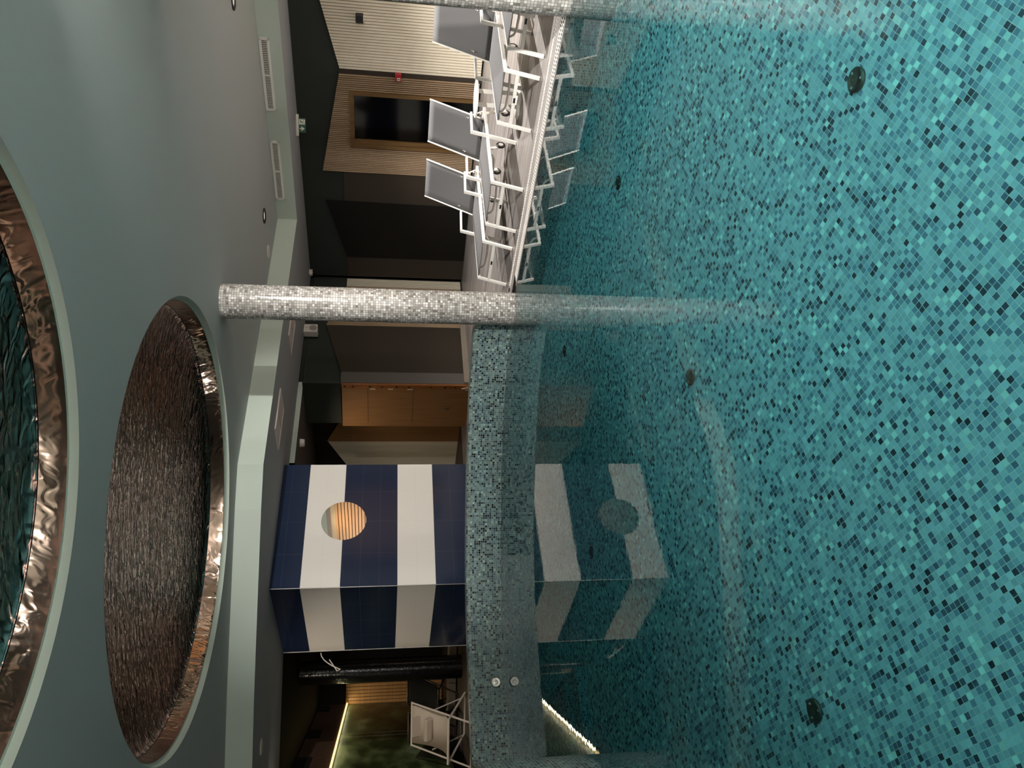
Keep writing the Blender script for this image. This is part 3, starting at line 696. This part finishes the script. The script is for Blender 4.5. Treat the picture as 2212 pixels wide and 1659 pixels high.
# ------------------------------------------------------------------ sun loungers
def lounger(label, al, off):
    q = E(al, off); t = thing('sun_lounger', label, 'sun lounger', (q.x, q.y, 0), math.atan2(-EU.y, -EU.x), 'white sun loungers along the pool edge')
    W, H = 0.038, 0.026
    for s in (-1, 1):
        x = 0.295*s
        MB().bar((x, 0.0, 0.0), (x, 0.120, 0.352), W, H, (0, 1, 0)).build('leg', 'white', t, 0.004)
        MB().bar((x, 0.105, 0.335), (x, 1.60, 0.325), 0.03, 0.036).build('side_rail', 'white', t, 0.004)
        mb = MB(); xa = 0.318*s
        mb.bar((xa, 0.855, 0.0), (xa, 1.025, 0.525), W, H, (0, 1, 0)); mb.bar((xa, 1.010, 0.515), (xa, 1.42, 0.50), W, H)
        mb.build('armrest', 'white', t, 0.004, weld=False)
        # wheel and its bracket
        mb = MB(); mb.bar((x*0.88, 1.52, 0.33), (x*0.88, 1.62, 0.05), 0.008, 0.05, (0, 1, 0)); mb.build('wheel_bracket', 'white', t)
        ax = (Vector((0, 1, 0)), Vector((0, 0, 1)), Vector((1, 0, 0)))
        wl = MB().lathe([(0.032, -0.014), (0.050, -0.016), (0.058, -0.008), (0.058, 0.008), (0.050, 0.016), (0.032, 0.014)], (x*0.78, 1.61, 0.058), 28, ax).build('wheel', 'rubber', t)
        MB().lathe([(0.0, -0.015), (0.034, -0.013), (0.034, 0.013), (0.0, 0.015)], (x*0.78, 1.61, 0.058), 24, ax).build('wheel_hub', 'offwhite', wl)
        # backrest stay with notches
        mb = MB(); mb.bar((x*0.80, 1.46, 0.55), (x*0.80, 1.60, 0.34), 0.010, 0.02, (0, 1, 0))
        for k in range(4):
            f = k/4; c = Vector((x*0.80, 1.47+0.14*f, 0.535-0.21*f)); mb.bar(c, c+Vector((0, -0.035, -0.012)), 0.008, 0.012)
        mb.build('backrest_stay', 'offwhite', t, weld=False)
    mb = MB(); mb.bar((-0.28, 0.075, 0.215), (0.28, 0.075, 0.215), 0.02, 0.036, (0, 0, 1)); cb = mb.build('crossbar', 'white', t, 0.003)
    mb = MB(); mb.box((0.0, 0.0635, 0.215), 0.055, 0.003, 0.02); mb.build('maker_plate', 'label', cb)
    mb = MB(); mb.tube([(-0.26, 0.26, 0.325), (-0.24, 0.26, 0.285), (-0.19, 0.26, 0.262), (0, 0.26, 0.252), (0.19, 0.26, 0.262), (0.24, 0.26, 0.285), (0.26, 0.26, 0.325)], 0.012, 8); mb.build('seat_stretcher', 'white', t)
    mb = MB(); mb.tube([(-0.26, 0.70, 0.325), (-0.24, 0.70, 0.285), (-0.19, 0.70, 0.262), (0, 0.70, 0.252), (0.19, 0.70, 0.262), (0.24, 0.70, 0.285), (0.26, 0.70, 0.325)], 0.012, 8); mb.build('seat_stretcher', 'white', t)
    mb = MB(); mb.bar((-0.29, 1.595, 0.325), (0.29, 1.595, 0.325), 0.03, 0.03); mb.build('rear_bar', 'white', t, 0.003)
    # cloth
    mb = MB(); ny, nx = 12, 6
    g = [[(-0.275+0.55*i/nx, 0.125+1.20*j/ny, 0.350-0.035*math.sin(PI*i/nx)*math.sin(PI*min(1, 0.08+j/ny))) for i in range(nx+1)] for j in range(ny+1)]
    for j in range(ny):
        for i in range(nx): mb.face([g[j][i], g[j][i+1], g[j+1][i+1], g[j+1][i]], smooth=True)
    o = mb.build('seat_sling', 'fabric', t); so = o.modifiers.new('solid', 'SOLIDIFY'); so.thickness = 0.006
    mb = MB(); b0, b1 = Vector((0, 1.335, 0.345)), Vector((0, 1.70, 0.985)); dv = b1-b0; nb_ = Vector((0, dv.z, -dv.y)).normalized()
    g = [[b0+dv*(j/10)+Vector((-0.29+0.58*i/nx, 0, 0))+nb_*(0.02*math.sin(PI*i/nx)*math.sin(PI*j/10)) for i in range(nx+1)] for j in range(11)]
    for j in range(10):
        for i in range(nx): mb.face([g[j][i], g[j][i+1], g[j+1][i+1], g[j+1][i]], smooth=True)
    o = mb.build('back_sling', 'fabric', t); so = o.modifiers.new('solid', 'SOLIDIFY'); so.thickness = 0.006
    mb = MB()
    for x in (-0.294, 0.294): mb.tube([b0+Vector((x, 0, 0)), b1+Vector((x, 0, 0))], 0.010, 10)
    mb.build('backrest_frame', 'white', t, weld=False)
    return t
L0 = lounger('white sun lounger with grey mesh, backrest in front of the cream slat panel', 1.215, 0.645)
for al, off, lab in ((2.47, 0.525, 'white sun lounger with grey mesh, backrest in front of the dark doorway'),
                     (3.36, 0.565, 'white sun lounger with grey mesh standing closest to the mid pool column'),
                     (0.385, 0.625, 'white sun lounger almost hidden behind the column cut by the frame')):
    q = E(al, off); dup(L0, (q.x, q.y, 0), L0.rotation_euler.z, lab)
# round side table
t = thing('side_table', 'small round white side table between two sun loungers', 'side table', (3.275, 8.875, 0), math.atan2(-EU.y, -EU.x))
MB().lathe([(0.0, 0.500), (0.21, 0.500), (0.214, 0.494), (0.214, 0.486), (0.205, 0.482), (0.0, 0.482)][::-1], n=48).build('table_top', 'white', t)
MB().lathe([(0.0, 0.012), (0.19, 0.012), (0.20, 0.006), (0.20, 0.0), (0.0, 0.0)][::-1], n=48).build('base', 'white', t)
for x in (-0.085, 0.085): MB().bar((x, 0.02, 0.01), (x, 0.02, 0.484), 0.05, 0.008, (0, 1, 0)).build('leg', 'white', t)

# ------------------------------------------------------------------ small fittings
def dl(x, y, label, energy, cone):
    t = thing('ceiling_spotlight', label, 'ceiling light', (x, y, CEIL), 0, 'recessed ceiling spotlights')
    MB().lathe([(0.060, -0.001), (0.112, -0.001), (0.115, -0.008), (0.108, -0.016), (0.066, -0.010), (0.060, 0.0)][::-1], n=40).build('trim_ring', 'blackplas', t)
    MB().lathe([(0.0, -0.006), (0.062, -0.004)][::-1], n=32).build('lens', 'lens', t)
    return t
def lamp(x, y, z, energy, cone, col=WARM, r=0.05, blend=0.6, caust=True, aim=None, name='spot_lamp'):
    l = bpy.data.lights.new(name, 'SPOT'); l.energy = energy; l.color = col; l.spot_size = math.radians(cone); l.spot_blend = blend; l.shadow_soft_size = r
    o = bpy.data.objects.new(name, l); C.objects.link(o); o.location = (x, y, z)
    if aim: o.rotation_euler = (Vector(aim)-Vector((x, y, z))).to_track_quat('-Z', 'Y').to_euler()
    return o
lamp0 = None
for i, (x, y, en, cone) in enumerate(SPOTS):
    lab = {0: 'black ringed ceiling spotlight next to the pale ceiling disc', 1: 'black ringed ceiling spotlight cut by the frame beside the longer vent'}.get(i, 'added unseen black ringed ceiling spotlight over the near part of the hall')
    if lamp0 is None: lamp0 = dl(x, y, lab, en, cone)
    else: dup(lamp0, (x, y, CEIL), 0, lab)
    lamp(x, y, CEIL-0.03, en, cone)
glob0 = None
for x, y, z, en in ADDED_GLOBES:
    if glob0 is None:
        glob0 = thing('added_globe_lamp', 'added unseen opal globe lamp at the right outer wall', 'wall lamp', (x, y, z), 0, 'added globe lamps out of view')
        MB().lathe([(0.11*math.sin(PI*k/14), -0.11*math.cos(PI*k/14)) for k in range(15)], n=24).build('globe', mat('opal_glass', (250, 246, 236), 0.3, emit=(255, 240, 214), estr=12.0), glob0)
        MB().lathe([(0.05, 0.10), (0.05, 0.15), (0.0, 0.15)], n=20).build('cap', 'chrome', glob0)
    else: dup(glob0, (x, y, z), 0, 'added unseen opal globe lamp at the rear wall' if y < 0 else 'added unseen opal globe lamp at the left wall')
    l = bpy.data.lights.new('added_globe_light', 'POINT'); l.energy = en; l.color = WARM; l.shadow_soft_size = 0.12
    o = bpy.data.objects.new('added_globe_light', l); C.objects.link(o); o.location = (x, y, z); 
for (x, y), aim, en, cone in ADDED_ACCENT:
    dup(lamp0, (x, y, CEIL), 0, 'added unseen black ringed ceiling spotlight over the near part of the hall')
    lamp(x, y, CEIL-0.03, en, cone, aim=aim, name='added_accent_lamp', blend=0.8)
def disc(x, y, z, r, lab):
    mb = MB(); mb.lathe([(0.0, -0.012), (r*0.9, -0.011), (r, -0.004), (r, 0.0)][::-1], (x, y, z), 40); tag(mb.build('ceiling_cover', 'offwhite'), lab, 'ceiling cover')
disc(1.991, 12.37, CEIL, 0.10, 'flat pale ceiling disc beside the far black ringed spotlight')
disc(-4.642, 10.216, SOFFIT, 0.10, 'flat pale ceiling disc on the soffit above the dark lounge')
def hatch(c, ax, lx, ly, lab):
    t = thing('ceiling_hatch', lab, 'ceiling panel', (*c, SOFFIT))
    a = Vector(ax).normalized(); b = Vector((-a.y, a.x, 0)); 
    mb = MB(); mb.box((0, 0, -0.006), lx, ly, 0.012, (a, b, Vector((0, 0, 1)))); mb.build('panel', mat('pale_hatch', (206, 196, 192), 0.6), t)
    mb = MB()
    for s in (-1, 1):
        mb.box(a*(s*lx/2)+Vector((0, 0, -0.009)), 0.018, ly+0.018, 0.018, (a, b, Vector((0, 0, 1)))); mb.box(b*(s*ly/2)+Vector((0, 0, -0.009)), lx+0.018, 0.018, 0.018, (a, b, Vector((0, 0, 1))))
    mb.build('frame', 'offwhite', t, weld=False)
    mb = MB(); mb.box((0, 0, -0.0125), 0.006, ly, 0.003, (a, b, Vector((0, 0, 1)))); mb.build('joint', 'label', t)
hatch((0.83, 12.79), dA, 0.72, 0.42, 'pale square ceiling hatch right behind the grey mosaic column')
hatch((-0.54, 11.46), dA, 0.74, 0.46, 'pale square ceiling hatch on the soffit between column and striped cabin')
# vents in the bulkhead
VB = Plane((2.70, 13.36), (2.43, -2.51))
def vent(u0, u1, z0, z1, lab):
    t = thing('air_vent', lab, 'air vent')
    w_ = 0.032; um = (u0+u1)/2
    mb = MB()
    for a, b, c, d in ((u0, u1, z1-w_, z1), (u0, u1, z0, z0+w_), (u0, u0+w_, z0, z1), (u1-w_, u1, z0, z1), (um-0.01, um+0.01, z0, z1)):
        VB.poly(mb, [(a, c), (b, c), (b, d), (a, d)], 0.014, 0.0)
    mb.build('frame', 'white', t, weld=False)
    mb = MB(); VB.poly(mb, [(u0+w_, z0+w_), (u1-w_, z0+w_), (u1-w_, z1-w_), (u0+w_, z1-w_)], 0.002, 0.0); mb.build('duct', 'label', t)
    for a, b in ((u0+w_, um-0.01), (um+0.01, u1-w_)):
        mb = MB(); u = a+0.012
        while u < b: VB.poly(mb, [(u, z0+w_), (u+0.005, z0+w_), (u+0.005, z1-w_), (u, z1-w_)], 0.010, 0.003); u += 0.0255
        zz = z0+w_+0.012
        while zz < z1-w_: VB.poly(mb, [(a, zz), (b, zz), (b, zz+0.004), (a, zz+0.004)], 0.009, 0.003); zz += 0.019
        mb.build('grille', 'white', t, weld=False)
vent(1.91, 2.985, 3.150, 3.290, 'long white wall vent in the bulkhead nearest the frame edge')
vent(0.37, 1.417, 3.148, 3.288, 'white wall vent in the bulkhead closest to the grey column')
# emergency exit sign hanging from the soffit
t = thing('exit_sign', 'green running man exit sign with a down arrow under the soffit', 'exit sign', (4.19, 13.09, 2.975))
hx = Vector((-0.955, 0.30, 0)).normalized(); hn = Vector((hx.y, -hx.x, 0)); hn = hn if hn.dot(-Vector((4.19, 13.09, 0))) > 0 else -hn
az = (hx, Vector((0, 0, 1)), hn)
MB().box((0, 0, -0.012), 0.34, 0.055, 0.04, (hx, hn, Vector((0, 0, 1)))).build('lamp_housing', 'offwhite', t, 0.004)
pl = MB().box((0, 0, -0.085), 0.225, 0.005, 0.115, (hx, hn, Vector((0, 0, 1)))).build('sign_plate', 'sgreen', t)
def onsign(mb, pts, f=0.0032, g=0.0026):
    sgn = 1 if hx.cross(Vector((0, 0, 1))).dot(hn) > 0 else -1
    a = sum(pts[i][0]*pts[(i+1) % len(pts)][1]-pts[(i+1) % len(pts)][0]*pts[i][1] for i in range(len(pts)))
    q = pts if a*sgn > 0 else pts[::-1]
    for tt in tessellate_polygon([[Vector((*k, 0)) for k in q]]):
        k3 = [q[k] for k in tt]; ar = (k3[1][0]-k3[0][0])*(k3[2][1]-k3[0][1])-(k3[2][0]-k3[0][0])*(k3[1][1]-k3[0][1])
        if ar*sgn < 0: k3 = k3[::-1]
        mb.face([hx*k[0]+Vector((0, 0, -0.085+k[1]))+hn*f for k in k3])
mb = MB(); onsign(mb, [(-0.092, -0.047), (-0.012, -0.047), (-0.012, 0.047), (-0.092, 0.047)]); mb.build('pictogram_field', 'signwhite', pl)
mb = MB()
onsign(mb, [(-0.066+0.009*math.cos(a), 0.030+0.009*math.sin(a)) for a in [2*PI*k/10 for k in range(10)]], 0.0038)
for q in ([(-0.062, 0.020), (-0.050, 0.022), (-0.040, -0.006), (-0.052, -0.010)], [(-0.058, 0.020), (-0.074, 0.006), (-0.080, 0.010), (-0.064, 0.026)], [(-0.050, 0.020), (-0.030, 0.014), (-0.024, 0.022), (-0.030, 0.024), (-0.046, 0.024)],
          [(-0.052, -0.008), (-0.064, -0.020), (-0.084, -0.020), (-0.084, -0.027), (-0.062, -0.027), (-0.046, -0.012)], [(-0.046, -0.008), (-0.030, -0.020), (-0.034, -0.042), (-0.027, -0.043), (-0.022, -0.016), (-0.038, -0.002)]):
    onsign(mb, q, 0.0038)
mb.build('running_figure', 'sgreen', pl, weld=False)
mb = MB(); onsign(mb, [(0.044, 0.040), (0.058, 0.040), (0.058, -0.004), (0.078, 0.020), (0.084, 0.008), (0.051, -0.042), (0.018, 0.008), (0.024, 0.020), (0.044, -0.004)]); mb.build('arrow', 'signwhite', pl)
# camera, detector, loudspeaker, wall lamp, call point, inlet
t = thing('dome_camera', 'small white ceiling camera with a black ball in the far corner', 'camera', (2.115, 15.50, SOFFIT))
MB().lathe([(0.062, 0.0), (0.066, -0.05), (0.058, -0.062), (0.0, -0.062)][::-1], n=32).build('housing', 'offwhite', t)
MB().lathe([(0.046*math.sin(a), -0.062-0.046*(1-0)*math.cos(PI/2-a) if False else -0.058-0.05*math.cos(a)) for a in [PI/2*(1-k/8) for k in range(9)]][::-1], n=28).build('lens_ball', 'blackplas', t)
t = thing('smoke_detector', 'round white detector on the low ceiling beside the striped cabin', 'smoke detector', (-1.04, 13.50, 2.905))
MB().lathe([(0.068, 0.0), (0.068, -0.05), (0.060, -0.075), (0.0, -0.078)][::-1], n=32).build('housing', 'white', t)
MB().lathe([(0.072, 0.0), (0.072, -0.012), (0.066, -0.014)][::-1], n=32).build('base_ring', 'offwhite', t)
t = thing('loudspeaker', 'white box loudspeaker high on the dark wall behind the grey column', 'loudspeaker', tuple(W2.p(1.21, 2.86, 0.07)))
axw = (W2.d, W2.n, Vector((0, 0, 1)))
MB().box((0, 0, 0), 0.20, 0.14, 0.245, axw).build('cabinet', 'offwhite', t, 0.012)
MB().lathe([(0.0, 0.0), (0.068, 0.002), (0.070, -0.002)][::-1], tuple(W2.n*0.071+Vector((0, 0, -0.045))), 32, (W2.d, Vector((0, 0, 1)), W2.n)).build('woofer', 'greyplas', t)
MB().lathe([(0.0, 0.0), (0.022, 0.001)][::-1], tuple(W2.n*0.071+Vector((0, 0, 0.065))), 24, (W2.d, Vector((0, 0, 1)), W2.n)).build('tweeter', mat('tweeter_grey', (190, 180, 172), 0.7), t)
MB().box(tuple(W2.n*-0.06+Vector((0, 0, -0.12))+W2.d*-0.05), 0.05, 0.06, 0.03, axw).build('bracket', 'greyplas', t)
t = thing('wall_lamp', 'square black wall lamp on the cream slat panel', 'wall lamp', tuple(W1.p(0.15, 1.94, 0.05)))
MB().box((0, 0, 0), 0.11, 0.10, 0.115, (W1.d, W1.n, Vector((0, 0, 1)))).build('housing', 'blackplas', t, 0.003)
MB().box((0, 0, -0.0585), 0.08, 0.07, 0.003, (W1.d, W1.n, Vector((0, 0, 1)))).build('diffuser', 'lens', t)
t = thing('fire_call_point', 'red fire alarm call point between the cream and oak slat panels', 'fire alarm', tuple(W1.p(1.04, 1.35, 0.03)))
MB().box((0, 0, 0), 0.115, 0.06, 0.10, (W1.d, W1.n, Vector((0, 0, 1)))).build('housing', 'red', t, 0.004)
MB().box(tuple(W1.n*0.031+W1.d*0.025+Vector((0, 0, -0.008))), 0.05, 0.004, 0.05, (W1.d, W1.n, Vector((0, 0, 1)))).build('press_plate', 'signwhite', t)
MB().box(tuple(W1.n*0.0335+W1.d*0.025+Vector((0, 0, -0.008))), 0.014, 0.002, 0.034, (W1.d, W1.n, Vector((0, 0, 1)))).build('mark', 'label', t)
a, b = Vector((-3.524, 9.40, 0)), Vector((-3.755, 9.271, 0)); d = (b-a).normalized(); nrm = Vector((d.y, -d.x, 0)); nrm = nrm if nrm.dot(-a) > 0 else -nrm
t = thing('wall_inlet', 'round chrome water inlet on the curved mosaic wall just above the water', 'pool inlet', (-3.63, 9.341, 0.112))
ai = (d, Vector((0, 0, 1)), d.cross(Vector((0, 0, 1))))
if ai[2].dot(nrm) < 0: ai = (-d, Vector((0, 0, 1)), (-d).cross(Vector((0, 0, 1))))
MB().lathe([(0.064, -0.01), (0.064, 0.012), (0.056, 0.02), (0.050, 0.012), (0.0, 0.010)], n=36, axis=ai).build('flange', 'chrome', t)
MB().lathe([(0.026, 0.008), (0.026, 0.022), (0.016, 0.024), (0.013, 0.014), (0.0, 0.013)], n=24, axis=ai).build('nozzle', 'chrome', t)
# inlets in the pool floor
FIT = [((1.435, 3.315), 'second from the right edge, nearest the frame edge'), ((1.678, 6.215), 'closest to the lounger deck wall'), ((0.060, 4.906), 'alone in the middle of the pool floor'), ((-1.594, 3.545), 'nearest the rounded wall end'),
       ((0.347, 7.797), 'just in front of the mid pool column'), ((-1.510, 6.80), 'under the reflection of the striped cabin')]
first = None
steel = mat('dark_bronze_steel', (96, 96, 84), 0.25, 0.9)
for (x, y), txt in FIT:
    lab = 'round steel floor inlet under water, '+txt
    if first is None:
        lab = 'round steel floor inlet under water, on the lounger side nearest the viewer'
        first = thing('floor_inlet', lab, 'pool inlet', (x, y, D), 0.4, 'inlets in the pool floor')
        MB().lathe([(0.058, 0.0), (0.058, 0.012), (0.046, 0.020), (0.030, 0.014), (0.0, 0.014)], n=36).build('flange', steel, first)
        MB().lathe([(0.024, 0.012), (0.024, 0.024), (0.012, 0.026), (0.0, 0.018)], n=24).build('nozzle', steel, first)
        for k in range(3):
            a = 2*PI*k/3; MB().lathe([(0.006, 0.012), (0.006, 0.020), (0.0, 0.021)], (0.038*math.cos(a), 0.038*math.sin(a), 0), 10).build('screw', 'chrome', first)
    else: dup(first, (x, y, D), 0.4+x, lab)

# ------------------------------------------------------------------ closing walls behind the viewer
mb = MB(); mb.box((1, -3.65, 1.5), 21, 0.1, 3.7); struct(mb.build('wall_rear', mat('rear_wall_paint', (150, 150, 142), 0.8)))
mb = MB(); mb.box((-9.55, 5.5, 1.5), 0.1, 18.4, 3.7); struct(mb.build('wall_left_outer', mat('outer_wall_paint', (70, 72, 68), 0.8)))
mb = MB(); mb.box((11.45, 1.2, 1.5), 0.1, 9.8, 3.7); struct(mb.build('wall_right_outer', mat('outer_wall_paint', (150, 140, 126), 0.8)))

# strip light along the mural LED, then added lamps without fixtures
al = bpy.data.lights.new('mural_strip_light', 'AREA'); al.shape = 'RECTANGLE'; al.size = 6.0; al.size_y = 0.03; al.energy = 9; al.color = (1.0, 0.86, 0.58)
ao = bpy.data.objects.new('mural_strip_light', al); C.objects.link(ao)
zc = (Vector((0, 0, 1))-W4.n*0.25).normalized(); xc = W4.d; yc = zc.cross(xc)
ao.matrix_world = Matrix.Translation(W4.p(2.85, 2.325, 0.06)) @ Matrix((xc, yc, zc)).transposed().to_4x4()
lamp(-1.5, 13.9, 2.87, 32, 150, (1.0, 0.80, 0.58), 0.04, name='added_alcove_lamp')  # added lamp without a fixture, brightens the alcove slats
lamp(-5.9, 10.6, SOFFIT-0.04, 70, 130, (1.0, 0.86, 0.70), 0.05, aim=(-4.6, 12.2, 0.6), name='added_lounge_spot')  # added lamp, no fixture, lifts the dim cabin side and the chair
lamp(*W1.p(-4.6, SOFFIT-0.05, 0.9), 28, 140, (1.0, 0.80, 0.55), 0.04, caust=False, aim=W1.p(-4.6, 1.4, 0.0), name='added_amber_lamp')  # added lamp without a fixture, lights the mirrored slats
